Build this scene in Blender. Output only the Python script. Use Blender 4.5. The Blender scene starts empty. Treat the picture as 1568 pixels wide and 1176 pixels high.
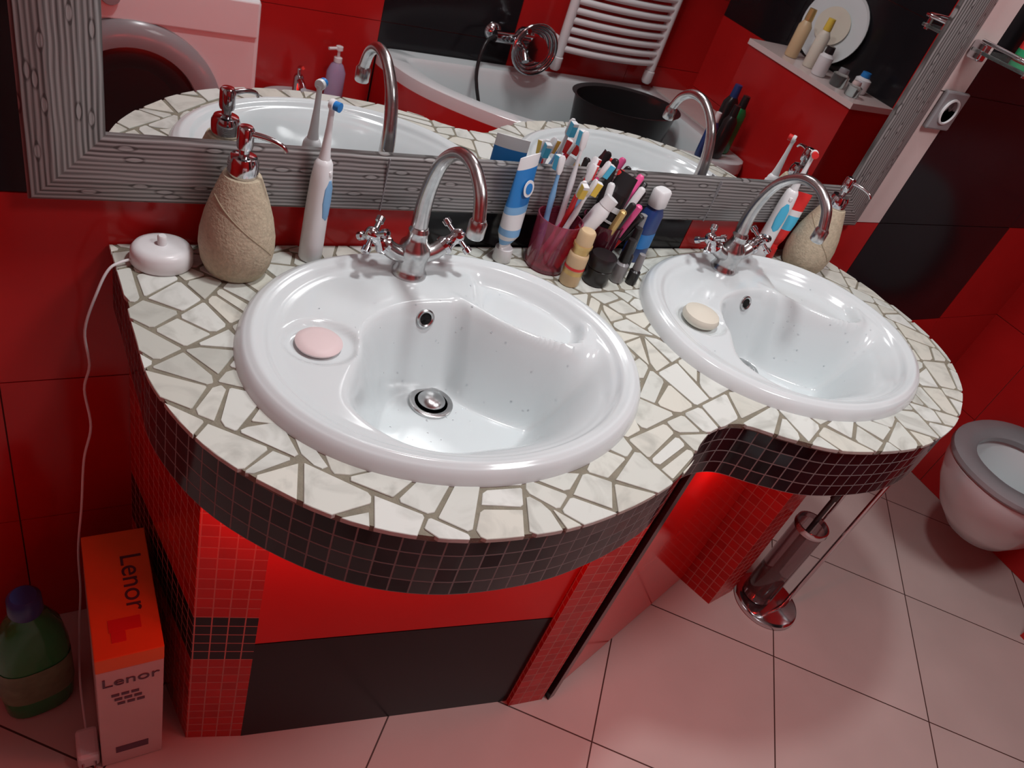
import bpy, bmesh, math, random
from mathutils import Vector, Matrix
random.seed(7)
S = bpy.context.scene
S.view_settings.view_transform = 'Standard'
COL = S.collection

# ------------------------------------------------------------------ materials
def nt(m):
    m.use_nodes = True
    return m.node_tree.nodes, m.node_tree.links, m.node_tree.nodes['Principled BSDF']

def mat(name, col, rough=0.4, metal=0.0, trans=0.0, coat=0.0, var=0.08, vscale=12.0, bump=0.0, bscale=60, ior=1.45, spec=0.5):
    m = bpy.data.materials.new(name)
    n, l, b = nt(m)
    b.inputs['Roughness'].default_value = rough
    b.inputs['Metallic'].default_value = metal
    b.inputs['Transmission Weight'].default_value = trans
    b.inputs['Coat Weight'].default_value = coat
    b.inputs['IOR'].default_value = ior
    b.inputs['Specular IOR Level'].default_value = spec
    tc = n.new('ShaderNodeTexCoord')
    nz = n.new('ShaderNodeTexNoise'); nz.inputs['Scale'].default_value = vscale
    l.new(tc.outputs['Object'], nz.inputs['Vector'])
    mx = n.new('ShaderNodeMix'); mx.data_type = 'RGBA'
    l.new(nz.outputs['Fac'], mx.inputs['Factor'])
    mx.inputs['A'].default_value = (*[c*(1-var) for c in col], 1)
    mx.inputs['B'].default_value = (*[min(1, c*(1+var)) for c in col], 1)
    l.new(mx.outputs['Result'], b.inputs['Base Color'])
    if bump:
        n2 = n.new('ShaderNodeTexNoise'); n2.inputs['Scale'].default_value = bscale
        l.new(tc.outputs['Object'], n2.inputs['Vector'])
        bp = n.new('ShaderNodeBump'); bp.inputs['Strength'].default_value = bump; bp.inputs['Distance'].default_value = 0.002
        l.new(n2.outputs['Fac'], bp.inputs['Height']); l.new(bp.outputs['Normal'], b.inputs['Normal'])
    return m

def mosaic(name, c1, c2, grout, size, band=None, bandcol=None, rough=0.12, mort=0.0011, spec=.5, tilt=.09):
    m = bpy.data.materials.new(name)
    n, l, b = nt(m)
    b.inputs['Specular IOR Level'].default_value = spec
    tc = n.new('ShaderNodeTexCoord')
    br = n.new('ShaderNodeTexBrick')
    br.offset = 0.0; br.squash = 1.0
    br.inputs['Scale'].default_value = 1.0
    br.inputs['Brick Width'].default_value = size
    br.inputs['Row Height'].default_value = size
    br.inputs['Mortar Size'].default_value = mort
    br.inputs['Mortar Smooth'].default_value = 0.1
    br.inputs['Color1'].default_value = (*c1, 1)
    br.inputs['Color2'].default_value = (*c2, 1)
    br.inputs['Mortar'].default_value = (*grout, 1)
    l.new(tc.outputs['UV'], br.inputs['Vector'])
    out = br.outputs['Color']
    if band:
        sp = n.new('ShaderNodeSeparateXYZ'); l.new(tc.outputs['UV'], sp.inputs[0])
        a = n.new('ShaderNodeMath'); a.operation = 'GREATER_THAN'; a.inputs[1].default_value = band[0]
        c = n.new('ShaderNodeMath'); c.operation = 'LESS_THAN'; c.inputs[1].default_value = band[1]
        l.new(sp.outputs[1], a.inputs[0]); l.new(sp.outputs[1], c.inputs[0])
        mu = n.new('ShaderNodeMath'); mu.operation = 'MULTIPLY'
        l.new(a.outputs[0], mu.inputs[0]); l.new(c.outputs[0], mu.inputs[1])
        inv = n.new('ShaderNodeMath'); inv.operation = 'SUBTRACT'; inv.inputs[0].default_value = 1
        l.new(br.outputs['Fac'], inv.inputs[1])
        m2 = n.new('ShaderNodeMath'); m2.operation = 'MULTIPLY'
        l.new(mu.outputs[0], m2.inputs[0]); l.new(inv.outputs[0], m2.inputs[1])
        mx = n.new('ShaderNodeMix'); mx.data_type = 'RGBA'
        l.new(m2.outputs[0], mx.inputs['Factor']); l.new(out, mx.inputs['A']); mx.inputs['B'].default_value = (*bandcol, 1)
        out = mx.outputs['Result']
    l.new(out, b.inputs['Base Color'])
    rr = n.new('ShaderNodeMapRange'); rr.inputs['To Min'].default_value = rough; rr.inputs['To Max'].default_value = 0.8
    l.new(br.outputs['Fac'], rr.inputs['Value']); l.new(rr.outputs[0], b.inputs['Roughness'])
    vm = n.new('ShaderNodeVectorMath'); vm.operation = 'SCALE'; vm.inputs['Scale'].default_value = 1/size
    fl = n.new('ShaderNodeVectorMath'); fl.operation = 'FLOOR'
    l.new(tc.outputs['UV'], vm.inputs[0]); l.new(vm.outputs[0], fl.inputs[0])
    wn = n.new('ShaderNodeTexWhiteNoise'); wn.noise_dimensions = '2D'; l.new(fl.outputs[0], wn.inputs['Vector'])
    sb = n.new('ShaderNodeVectorMath'); sb.operation = 'SUBTRACT'; sb.inputs[1].default_value = (.5, .5, .5)
    sc = n.new('ShaderNodeVectorMath'); sc.operation = 'SCALE'; sc.inputs['Scale'].default_value = tilt
    l.new(wn.outputs['Color'], sb.inputs[0]); l.new(sb.outputs[0], sc.inputs[0])
    bp = n.new('ShaderNodeBump'); bp.invert = True; bp.inputs['Strength'].default_value = 0.6; bp.inputs['Distance'].default_value = 0.001
    l.new(br.outputs['Fac'], bp.inputs['Height'])
    ad = n.new('ShaderNodeVectorMath'); ad.operation = 'ADD'
    l.new(bp.outputs['Normal'], ad.inputs[0]); l.new(sc.outputs[0], ad.inputs[1])
    nn = n.new('ShaderNodeVectorMath'); nn.operation = 'NORMALIZE'; l.new(ad.outputs[0], nn.inputs[0])
    l.new(nn.outputs[0], b.inputs['Normal'])
    return m

def mat_broken_marble():
    m = bpy.data.materials.new('broken_marble')
    n, l, b = nt(m)
    g = n.new('ShaderNodeNewGeometry')
    rnd = g.outputs['Random Per Island']
    cr = n.new('ShaderNodeValToRGB')
    e = cr.color_ramp.elements
    e[0].position = 0.0; e[0].color = (0.68, 0.71, 0.67, 1)
    e[1].position = 1.0; e[1].color = (0.48, 0.50, 0.45, 1)
    x = e.new(.45); x.color = (0.59, 0.62, 0.57, 1)
    x = e.new(.8); x.color = (0.65, 0.65, 0.57, 1)
    l.new(rnd, cr.inputs[0])
    sc = n.new('ShaderNodeMath'); sc.operation = 'MULTIPLY'; sc.inputs[1].default_value = 37.0
    l.new(rnd, sc.inputs[0])
    cb_ = n.new('ShaderNodeCombineXYZ'); l.new(sc.outputs[0], cb_.inputs[0]); l.new(sc.outputs[0], cb_.inputs[2])
    ad = n.new('ShaderNodeVectorMath'); ad.operation = 'ADD'
    l.new(g.outputs['Position'], ad.inputs[0]); l.new(cb_.outputs[0], ad.inputs[1])
    nz = n.new('ShaderNodeTexNoise'); nz.inputs['Scale'].default_value = 12; nz.inputs['Detail'].default_value = 6; nz.inputs['Distortion'].default_value = 2.4
    l.new(ad.outputs[0], nz.inputs['Vector'])
    vr = n.new('ShaderNodeMapRange'); vr.inputs['From Min'].default_value = 0.48; vr.inputs['From Max'].default_value = 0.74
    vr.inputs['To Max'].default_value = 0.7
    l.new(nz.outputs['Fac'], vr.inputs['Value'])
    m2 = n.new('ShaderNodeMix'); m2.data_type = 'RGBA'
    l.new(vr.outputs[0], m2.inputs['Factor']); l.new(cr.outputs[0], m2.inputs['A']); m2.inputs['B'].default_value = (0.36, 0.37, 0.33, 1)
    l.new(m2.outputs['Result'], b.inputs['Base Color'])
    b.inputs['Roughness'].default_value = 0.42
    return m

def mat_floor():
    m = bpy.data.materials.new('floor_tile')
    n, l, b = nt(m)
    g = n.new('ShaderNodeNewGeometry')
    mp = n.new('ShaderNodeMapping'); mp.vector_type = 'TEXTURE'
    mp.inputs['Location'].default_value = (1.494, -0.549, 0); mp.inputs['Rotation'].default_value = (0, 0, math.radians(48))
    l.new(g.outputs['Position'], mp.inputs['Vector'])
    br = n.new('ShaderNodeTexBrick'); br.offset = 0; br.squash = 1
    br.inputs['Scale'].default_value = 1
    br.inputs['Brick Width'].default_value = 0.415; br.inputs['Row Height'].default_value = 0.415
    br.inputs['Mortar Size'].default_value = 0.0017; br.inputs['Mortar Smooth'].default_value = 0.1
    br.inputs['Color1'].default_value = (0.56, 0.465, 0.435, 1); br.inputs['Color2'].default_value = (0.52, 0.43, 0.40, 1)
    br.inputs['Mortar'].default_value = (0.06, 0.03, 0.025, 1)
    l.new(mp.outputs[0], br.inputs['Vector'])
    nz = n.new('ShaderNodeTexNoise'); nz.inputs['Scale'].default_value = 5; nz.inputs['Detail'].default_value = 5
    l.new(g.outputs['Position'], nz.inputs['Vector'])
    mr = n.new('ShaderNodeMapRange'); mr.inputs['To Min'].default_value = 0.86; mr.inputs['To Max'].default_value = 1.08
    l.new(nz.outputs['Fac'], mr.inputs['Value'])
    vm = n.new('ShaderNodeVectorMath'); vm.operation = 'SCALE'
    l.new(br.outputs['Color'], vm.inputs[0]); l.new(mr.outputs[0], vm.inputs['Scale'])
    l.new(vm.outputs[0], b.inputs['Base Color'])
    b.inputs['Roughness'].default_value = 0.36
    return m

def mat_frame():
    m = bpy.data.materials.new('silver_carved_frame')
    n, l, b = nt(m)
    tc = n.new('ShaderNodeTexCoord')
    mp0 = n.new('ShaderNodeMapping'); mp0.inputs['Scale'].default_value = (13, 42, 1)
    l.new(tc.outputs['UV'], mp0.inputs['Vector'])
    vo = n.new('ShaderNodeTexVoronoi'); vo.voronoi_dimensions = '2D'; vo.inputs['Scale'].default_value = 1.0
    l.new(mp0.outputs[0], vo.inputs['Vector'])
    ring = n.new('ShaderNodeValToRGB')
    e = ring.color_ramp.elements
    e[0].position = 0.0; e[0].color = (1, 1, 1, 1)
    e[1].position = 0.19; e[1].color = (.5, .5, .5, 1)
    x = e.new(.09); x.color = (.9, .9, .9, 1)
    x = e.new(.135); x.color = (.0, .0, .0, 1)
    l.new(vo.outputs['Distance'], ring.inputs[0])
    sp = n.new('ShaderNodeSeparateXYZ'); l.new(tc.outputs['UV'], sp.inputs[0])
    mpn = n.new('ShaderNodeMapping'); mpn.inputs['Scale'].default_value = (14, 40, 1)
    l.new(tc.outputs['UV'], mpn.inputs['Vector'])
    nw = n.new('ShaderNodeTexNoise'); nw.inputs['Scale'].default_value = 1.0; nw.inputs['Detail'].default_value = 1
    l.new(mpn.outputs[0], nw.inputs['Vector'])
    mu = n.new('ShaderNodeMath'); mu.operation = 'MULTIPLY'; mu.inputs[1].default_value = 2*math.pi/0.0060
    l.new(sp.outputs[1], mu.inputs[0])
    ad = n.new('ShaderNodeMath'); ad.operation = 'MULTIPLY_ADD'; ad.inputs[1].default_value = 3.5
    l.new(nw.outputs['Fac'], ad.inputs[0]); l.new(mu.outputs[0], ad.inputs[2])
    sn = n.new('ShaderNodeMath'); sn.operation = 'SINE'; l.new(ad.outputs[0], sn.inputs[0])
    mp1 = n.new('ShaderNodeMapping'); mp1.inputs['Scale'].default_value = (4, 400, 1)
    l.new(tc.outputs['UV'], mp1.inputs['Vector'])
    nz = n.new('ShaderNodeTexNoise'); nz.inputs['Scale'].default_value = 1.0; nz.inputs['Detail'].default_value = 2
    l.new(mp1.outputs[0], nz.inputs['Vector'])
    nm = n.new('ShaderNodeMath'); nm.operation = 'MULTIPLY_ADD'; nm.inputs[1].default_value = 0.6; nm.inputs[2].default_value = -0.1
    l.new(nz.outputs['Fac'], nm.inputs[0])
    a2 = n.new('ShaderNodeMath'); a2.operation = 'MULTIPLY_ADD'; a2.inputs[1].default_value = 0.20
    l.new(sn.outputs[0], a2.inputs[0]); l.new(nm.outputs[0], a2.inputs[2])
    a3 = n.new('ShaderNodeMath'); a3.operation = 'MULTIPLY_ADD'; a3.inputs[1].default_value = 0.55
    l.new(ring.outputs[0], a3.inputs[0]); l.new(a2.outputs[0], a3.inputs[2])
    cr = n.new('ShaderNodeValToRGB')
    cr.color_ramp.elements[0].position = 0.22; cr.color_ramp.elements[0].color = (0.07, 0.065, 0.063, 1)
    cr.color_ramp.elements[1].position = 0.66; cr.color_ramp.elements[1].color = (0.34, 0.335, 0.33, 1)
    l.new(a3.outputs[0], cr.inputs[0]); l.new(cr.outputs[0], b.inputs['Base Color'])
    b.inputs['Metallic'].default_value = 0.35; b.inputs['Roughness'].default_value = 0.4
    bp = n.new('ShaderNodeBump'); bp.inputs['Strength'].default_value = 0.35; bp.inputs['Distance'].default_value = 0.001
    l.new(a3.outputs[0], bp.inputs['Height']); l.new(bp.outputs['Normal'], b.inputs['Normal'])
    return m

M_red = mat('red_gloss_tile', (0.44, 0.014, 0.014), 0.15, var=0.15, vscale=6, spec=.4)
M_redpanel = mat('red_panel_tile', (0.62, 0.010, 0.008), 0.22, var=0.1, vscale=6, spec=.2)
M_black = mat('black_gloss_tile', (0.012, 0.011, 0.013), 0.14, var=0.4, vscale=5, spec=.4)
M_blackp = mat('black_panel_tile', (0.010, 0.010, 0.012), 0.2, var=0.4, vscale=5, spec=.2)
M_pink = mat('pale_tile', (0.66, 0.55, 0.53), 0.2)
M_grout = mat('grout', (0.20, 0.06, 0.05), 0.8)
M_cgrout = mat('counter_grout', (0.225, 0.205, 0.155), 0.85, var=.3, vscale=60, bump=.5, bscale=400)
M_white = mat('white_plaster', (0.8, 0.78, 0.76), 0.8, var=0.02)
M_cer = mat('white_ceramic', (0.66, 0.715, 0.725), 0.14, coat=0.1, var=0.012)
M_chrome = mat('chrome', (0.60, 0.60, 0.62), 0.11, metal=1.0, var=0.05)
M_chromed = mat('chrome_limescale', (0.54, 0.54, 0.54), 0.25, metal=1.0, var=0.25, vscale=90)
M_hole = mat('dark_hole', (0.01, 0.01, 0.01), 0.6)
M_stone = mat('beige_stone', (0.46, 0.39, 0.28), 0.75, var=0.3, vscale=160, bump=0.6, bscale=300)
M_seam = mat('stone_seam', (0.34, 0.28, 0.19), 0.8)
M_plw = mat('white_plastic', (0.74, 0.75, 0.76), 0.3, var=0.02)
M_plb = mat('light_blue_plastic', (0.20, 0.42, 0.68), 0.4)
M_blue = mat('blue_plastic', (0.02, 0.20, 0.55), 0.35)
M_dblue = mat('dark_blue', (0.02, 0.05, 0.18), 0.3)
M_cyan = mat('cyan', (0.08, 0.5, 0.75), 0.4)
M_pinkp = mat('pink_plastic', (0.8, 0.10, 0.30), 0.35)
M_redp = mat('red_plastic', (0.7, 0.03, 0.03), 0.35)
M_yel = mat('yellow_plastic', (0.75, 0.55, 0.08), 0.4)
M_beige = mat('beige_plastic', (0.62, 0.46, 0.27), 0.4)
M_gold = mat('gold_cap', (0.65, 0.45, 0.18), 0.3, metal=0.6)
M_blk = mat('black_plastic', (0.018, 0.016, 0.017), 0.3)
M_grey = mat('grey_plastic', (0.26, 0.26, 0.27), 0.22)
M_orange = mat('orange_card', (0.82, 0.17, 0.04), 0.5, spec=.3)
M_card = mat('white_card', (0.60, 0.47, 0.45), 0.5)
M_print = mat('dark_print', (0.10, 0.05, 0.08), 0.5)
M_green = mat('green_bottle', (0.02, 0.24, 0.07), 0.12, trans=0.15)
M_label = mat('dark_label', (0.14, 0.19, 0.10), 0.5, var=0.5, vscale=40)
M_glass = mat('clear_glass', (0.8, 0.9, 0.88), 0.03, trans=0.95)
M_smoke = mat('smoky_glass', (0.34, 0.26, 0.27), 0.06, trans=0.75)
M_glassred = mat('pink_glass', (0.70, 0.12, 0.22), 0.08, trans=0.8)
M_glassdk = mat('dark_glass', (0.25, 0.04, 0.08), 0.08, trans=0.7)
M_soap = mat('pink_soap', (0.74, 0.60, 0.60), 0.5)
M_soap2 = mat('cream_soap', (0.68, 0.65, 0.55), 0.5)
M_mirror = mat('mirror_glass', (0.80, 0.81, 0.81), 0.012, metal=1.0, var=0.0)
M_mblack = mosaic('black_mosaic', (0.006, 0.006, 0.008), (0.016, 0.016, 0.020), (0.25, 0.24, 0.235), 0.0245, spec=.4)
M_mred = mosaic('red_mosaic', (0.55, 0.012, 0.010), (0.42, 0.010, 0.009), (0.55, 0.22, 0.19), 0.0245, (0.270, 0.391), (0.010, 0.010, 0.012), spec=.25, tilt=.05, rough=.2)
M_mred2 = mosaic('red_mosaic_plain', (0.52, 0.012, 0.010), (0.40, 0.010, 0.009), (0.55, 0.22, 0.19), 0.0245, spec=.25, tilt=.05, rough=.2)
M_marble = mat_broken_marble()
M_floor = mat_floor()
M_frame = mat_frame()
M_lav = mat('lavender_liquid', (0.45, 0.36, 0.55), 0.2, trans=0.2)
M_reddoor = mat('red_lacquer', (0.62, 0.010, 0.008), 0.10, spec=.3)
M_gprint = mat('green_print', (.02, .3, .12), .4)
M_water = mat('water', (.95, .97, 1), .01, trans=1.0, ior=1.33, var=0)

# ------------------------------------------------------------------ helpers
def group(name, loc=(0, 0, 0), rot=(0, 0, 0), quat=None):
    e = bpy.data.objects.new(name, None); COL.objects.link(e)
    e.empty_display_size = 0.05
    e.location = loc
    if quat is not None:
        e.rotation_mode = 'QUATERNION'; e.rotation_quaternion = quat
    else:
        e.rotation_euler = rot
    return e

def mesh(name, vs, fs, mats, parent=None, smooth=True, uvs=None, fmat=None, loc=(0, 0, 0), rot=(0, 0, 0)):
    me = bpy.data.meshes.new(name)
    me.from_pydata([tuple(v) for v in vs], [], fs)
    if not isinstance(mats, (list, tuple)): mats = [mats]
    for m in mats: me.materials.append(m)
    if fmat:
        for p, i in zip(me.polygons, fmat): p.material_index = i
    if uvs:
        ul = me.uv_layers.new(name='UVMap'); k = 0
        for fi in range(len(fs)):
            for c in range(len(fs[fi])):
                ul.data[k].uv = uvs[fi][c]; k += 1
    me.update()
    if not uvs:
        bm = bmesh.new(); bm.from_mesh(me); bmesh.ops.recalc_face_normals(bm, faces=bm.faces); bm.to_mesh(me); bm.free()
    if smooth:
        for p in me.polygons: p.use_smooth = True
        try: me.set_sharp_from_angle(angle=math.radians(42))
        except Exception: pass
    o = bpy.data.objects.new(name, me); COL.objects.link(o)
    o.location = loc; o.rotation_euler = rot
    if parent: o.parent = parent
    return o

def loft(name, secs, m, parent=None, seg=32, loc=(0, 0, 0), rot=(0, 0, 0), caps=True, n=2.0):
    vs, fs = [], []
    for s in secs:
        z, rx, ry = s[:3]; ox, oy = (s[3], s[4]) if len(s) > 3 else (0, 0)
        for k in range(seg):
            t = 2*math.pi*k/seg; c, q = math.cos(t), math.sin(t)
            if n != 2.0:
                c = math.copysign(abs(c)**(2/n), c); q = math.copysign(abs(q)**(2/n), q)
            vs.append((ox+rx*c, oy+ry*q, z))
    for i in range(len(secs)-1):
        for k in range(seg):
            a = i*seg+k; b = i*seg+(k+1) % seg
            fs.append((a, b, b+seg, a+seg))
    if caps:
        fs.append(tuple(range(seg))[::-1]); fs.append(tuple(range((len(secs)-1)*seg, len(secs)*seg)))
    return mesh(name, vs, fs, m, parent, loc=loc, rot=rot)

def lathe(name, prof, m, parent=None, seg=32, loc=(0, 0, 0), rot=(0, 0, 0), caps=True):
    return loft(name, [(z, r, r) for r, z in prof], m, parent, seg, loc, rot, caps)

def box(name, c, s, m, parent=None, bev=0.002, rot=(0, 0, 0)):
    bm = bmesh.new(); bmesh.ops.create_cube(bm, size=1)
    bmesh.ops.scale(bm, vec=s, verts=bm.verts)
    if bev: bmesh.ops.bevel(bm, geom=bm.edges[:], offset=bev, segments=2, affect='EDGES', profile=0.5)
    me = bpy.data.meshes.new(name); bm.to_mesh(me); bm.free(); me.materials.append(m)
    o = bpy.data.objects.new(name, me); COL.objects.link(o); o.location = c; o.rotation_euler = rot
    if parent: o.parent = parent
    return o

def catmull(P, sub=8, closed=False):
    P = [Vector(p) for p in P]; out = []; N = len(P)
    rng = range(N) if closed else range(N-1)
    for i in rng:
        if closed: a, b, c, d = P[(i-1) % N], P[i], P[(i+1) % N], P[(i+2) % N]
        else: a, b, c, d = P[max(i-1, 0)], P[i], P[i+1], P[min(i+2, N-1)]
        for k in range(sub):
            t = k/sub
            out.append(0.5*((2*b)+(c-a)*t+(2*a-5*b+4*c-d)*t*t+(3*b-a-3*c+d)*t**3))
    if not closed: out.append(P[-1])
    return out

def tube(name, pts, r, m, parent=None, seg=14, smooth_sub=0, loc=(0, 0, 0), closed=False):
    if smooth_sub: pts = catmull(pts, smooth_sub, closed)
    pts = [Vector(p) for p in pts]; N = len(pts)
    rad = r if callable(r) else (lambda t: r)
    vs, fs = [], []
    up = None
    for i, p in enumerate(pts):
        if closed: d = pts[(i+1) % N]-pts[i-1]
        else: d = pts[min(i+1, N-1)]-pts[max(i-1, 0)]
        d.normalize()
        if up is None:
            up = Vector((0, 0, 1)) if abs(d.z) < 0.9 else Vector((1, 0, 0))
        x = up.cross(d).normalized(); up = d.cross(x).normalized()
        rr = rad(i/(N-1))
        for k in range(seg):
            t = 2*math.pi*k/seg
            vs.append(p+rr*(math.cos(t)*x+math.sin(t)*up))
    for i in range(N if closed else N-1):
        for k in range(seg):
            a = i*seg+k; b = i*seg+(k+1) % seg; c = ((i+1) % N)*seg
            fs.append((a, b, c+(k+1) % seg, c+k))
    if not closed:
        fs.append(tuple(range(seg))[::-1]); fs.append(tuple(range((N-1)*seg, N*seg)))
    return mesh(name, vs, fs, m, parent, loc=loc)

def prism(name, pts, z0, z1, m, parent=None):
    vs = [(x, y, z0) for x, y in pts]+[(x, y, z1) for x, y in pts]
    N = len(pts); fs, uvs = [], []; L = 0
    for i in range(N):
        j = (i+1) % N; d = math.dist(pts[i], pts[j])
        fs.append((i, j, j+N, i+N)); uvs.append([(L, z0), (L+d, z0), (L+d, z1), (L, z1)]); L += d
    fs.append(tuple(range(N))[::-1]); uvs.append([(0, 0.001*i) for i in range(N)])
    fs.append(tuple(range(N, 2*N))); uvs.append([(0, 0.001*i) for i in range(N)])
    return mesh(name, vs, fs, m, parent, smooth=False, uvs=uvs)

def text(name, s, size, m, loc, rot, parent=None, ext=0.0004):
    cu = bpy.data.curves.new(name, 'FONT'); cu.body = s; cu.size = size; cu.extrude = ext
    cu.align_x = 'CENTER'; cu.align_y = 'CENTER'; cu.materials.append(m)
    o = bpy.data.objects.new(name, cu); COL.objects.link(o); o.location = loc; o.rotation_euler = rot
    if parent: o.parent = parent
    return o

# ------------------------------------------------------------------ room shell
XL, XR, YB, ZC = -0.75, 2.6, -1.72, 2.48
def tile_wall(name, P, n, uc, vc, colfn, thick=0.05):
    n = Vector(n); vs, fs, fm = [], [], []
    def slab(u0, u1, v0, v1, d0, d1, mi):
        b = len(vs)
        for d in (d0, d1):
            for (u, v) in ((u0, v0), (u1, v0), (u1, v1), (u0, v1)):
                vs.append(Vector(P(u, v))+n*d)
        for f in ((0, 1, 2, 3), (4, 5, 6, 7), (0, 1, 5, 4), (1, 2, 6, 5), (2, 3, 7, 6), (3, 0, 4, 7)):
            fs.append(tuple(b+i for i in f)); fm.append(mi)
    slab(uc[0], uc[-1], vc[0], vc[-1], -thick, 0.0, 3)
    g = 0.0011
    for i in range(len(uc)-1):
        for j in range(len(vc)-1):
            slab(uc[i]+g, uc[i+1]-g, vc[j]+g, vc[j+1]-g, 0.0002, 0.004, colfn(i, j))
    return mesh(name, vs, fs, [M_red, M_black, M_pink, M_grout], smooth=False, fmat=fm)
VC = [0.0, 0.299, 0.611, 0.923, 1.235, 1.547, 1.859, 2.171, ZC]
def cb(i, j):
    if j <= 1: return 0
    if j == 2: return 1 if i in (3, 5) else 0
    if i == 4: return 2
    if i in (2, 5, 6): return 1
    return 0
tile_wall('wall_back', lambda u, v: (u, 0, v), (0, -1, 0), [XL, -0.66, -0.07, 0.52, 1.11, 1.70, 2.28, XR], VC, cb)
tile_wall('wall_right', lambda u, v: (XR, u, v), (-1, 0, 0), [YB, -1.33, -0.75, -0.17, 0], VC, lambda i, j: 1 if (i in (0, 1) and j >= 3) else 0)
tile_wall('wall_front', lambda u, v: (u, YB, v), (0, 1, 0), [XL, -0.07, 0.5, 1.085, 1.62, 2.2, XR], [0, 0.36, 0.67, 0.98, 1.29, 1.6, 1.91, 2.22, ZC], lambda i, j: 1 if i == 3 else 0)
tile_wall('wall_left', lambda u, v: (XL, u, v), (1, 0, 0), [YB, -1.2, -0.6, 0], VC, lambda i, j: 2 if j > 3 else 0)
box('floor', ((XL+XR)/2, YB/2, -0.03), (XR-XL+0.1, -YB+0.1, 0.06), M_floor, bev=0)
box('ceiling', ((XL+XR)/2, YB/2, ZC+0.03), (XR-XL+0.1, -YB+0.1, 0.06), M_white, bev=0)

# ------------------------------------------------------------------ vanity
V = group('bathroom_vanity')
ctrl = [(.081, -.006), (.086, -.10), (.090, -.20), (.0985, -.30), (.145, -.412), (.24, -.516), (.351, -.574), (.478, -.593), (.585, -.584), (.68, -.560),
        (.735, -.534), (.775, -.503), (.825, -.480), (.885, -.482), (.949, -.522), (1.037, -.563), (1.187, -.583), (1.321, -.560), (1.418, -.513),
        (1.49, -.455), (1.546, -.37), (1.562, -.25), (1.54, -.12), (1.50, -.006)]
outl = catmull([(x, y, 0) for x, y in ctrl], 6)
SINKS = [(0.482, -0.283), (1.160, -0.279)]
SA, SB = 0.293, 0.238
def sinkR(t, a=SA, b=SB):
    c, s = math.cos(t), math.sin(t)
    n = 2.0+0.35*max(0, s)
    return (abs(c/a)**n+abs(s/b)**n)**(-1/n)
def inset_pt(i, inset):
    N = len(outl); p = outl[i]
    d = (outl[min(i+1, N-1)]-outl[max(i-1, 0)]).normalized()
    return p+Vector((-d.y, d.x, 0))*inset
def plate(name, z, half, m, inset=0.0, hole=0.93):
    cu = bpy.data.curves.new(name, 'CURVE'); cu.dimensions = '2D'; cu.fill_mode = 'BOTH'; cu.extrude = half
    def sp(pts):
        s = cu.splines.new('POLY'); s.points.add(len(pts)-1)
        for i, p in enumerate(pts): s.points[i].co = (p[0], p[1], 0, 1)
        s.use_cyclic_u = True
    pts = []
    for i in range(len(outl)):
        q = inset_pt(i, inset); pts.append((q.x, min(q.y, -0.006)))
    sp(pts)
    for (sx, sy) in SINKS:
        sp([(sx+hole*sinkR(2*math.pi*k/96)*math.cos(2*math.pi*k/96), sy+hole*sinkR(2*math.pi*k/96)*math.sin(2*math.pi*k/96)) for k in range(96)])
    cu.materials.append(m)
    o = bpy.data.objects.new(name+'_tmp', cu); COL.objects.link(o); o.location = (0, 0, z)
    dg = bpy.context.evaluated_depsgraph_get()
    me = bpy.data.meshes.new_from_object(o.evaluated_get(dg))
    bpy.data.objects.remove(o)
    o2 = bpy.data.objects.new(name, me); COL.objects.link(o2); o2.location = (0, 0, z); o2.parent = V
    return o2
plate('grout_bed', 0.8447, 0.0041, M_cgrout, inset=0.0)
plate('slab_underside', 0.746, 0.004, M_black, inset=0.002)

# crazy-paving marble: recursively break a sheet into convex pieces, trim to the counter outline
def area(P): return abs(sum(P[i][0]*P[(i+1) % len(P)][1]-P[(i+1) % len(P)][0]*P[i][1] for i in range(len(P))))/2
def perim(P): return sum(math.dist(P[i], P[(i+1) % len(P)]) for i in range(len(P)))
def clip(P, px, py, nx, ny):
    out = []
    for i in range(len(P)):
        a, b = P[i], P[(i+1) % len(P)]
        da = (a[0]-px)*nx+(a[1]-py)*ny; db = (b[0]-px)*nx+(b[1]-py)*ny
        if da >= 0: out.append(a)
        if (da > 0 > db) or (da < 0 < db):
            t = da/(da-db); out.append((a[0]+(b[0]-a[0])*t, a[1]+(b[1]-a[1])*t))
    return out
rg = random.Random(11)
def shatter(P, out):
    A = area(P)
    cx = sum(p[0] for p in P)/len(P); cy = sum(p[1] for p in P)/len(P)
    lim = rg.uniform(.0026, .0062) if cy < -.36 else rg.uniform(.0017, .0042)
    if A < lim: out.append(P); return
    best = None
    j = .16*math.sqrt(A)
    for _ in range(4):
        ang = rg.uniform(0, math.pi); nx, ny = math.cos(ang), math.sin(ang)
        px, py = cx+rg.uniform(-j, j), cy+rg.uniform(-j, j)
        a, b = clip(P, px, py, nx, ny), clip(P, px, py, -nx, -ny)
        if len(a) < 3 or len(b) < 3: continue
        sc = min(4*math.pi*area(q)/perim(q)**2+.05*min(5, len(q)) for q in (a, b))
        if best is None or sc > best[0]: best = (sc, a, b)
    if best is None: out.append(P); return
    shatter(best[1], out); shatter(best[2], out)
shards = []
shatter([(-.45, -.25), (.45, -1.15), (1.9, -.85), (2.1, .15), (.75, .55), (-.2, .3)], shards)
OUT2 = [(q.x, min(q.y, -.0065)) for q in (inset_pt(i, -.003) for i in range(len(outl)))]
vs, fs = [], []
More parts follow.
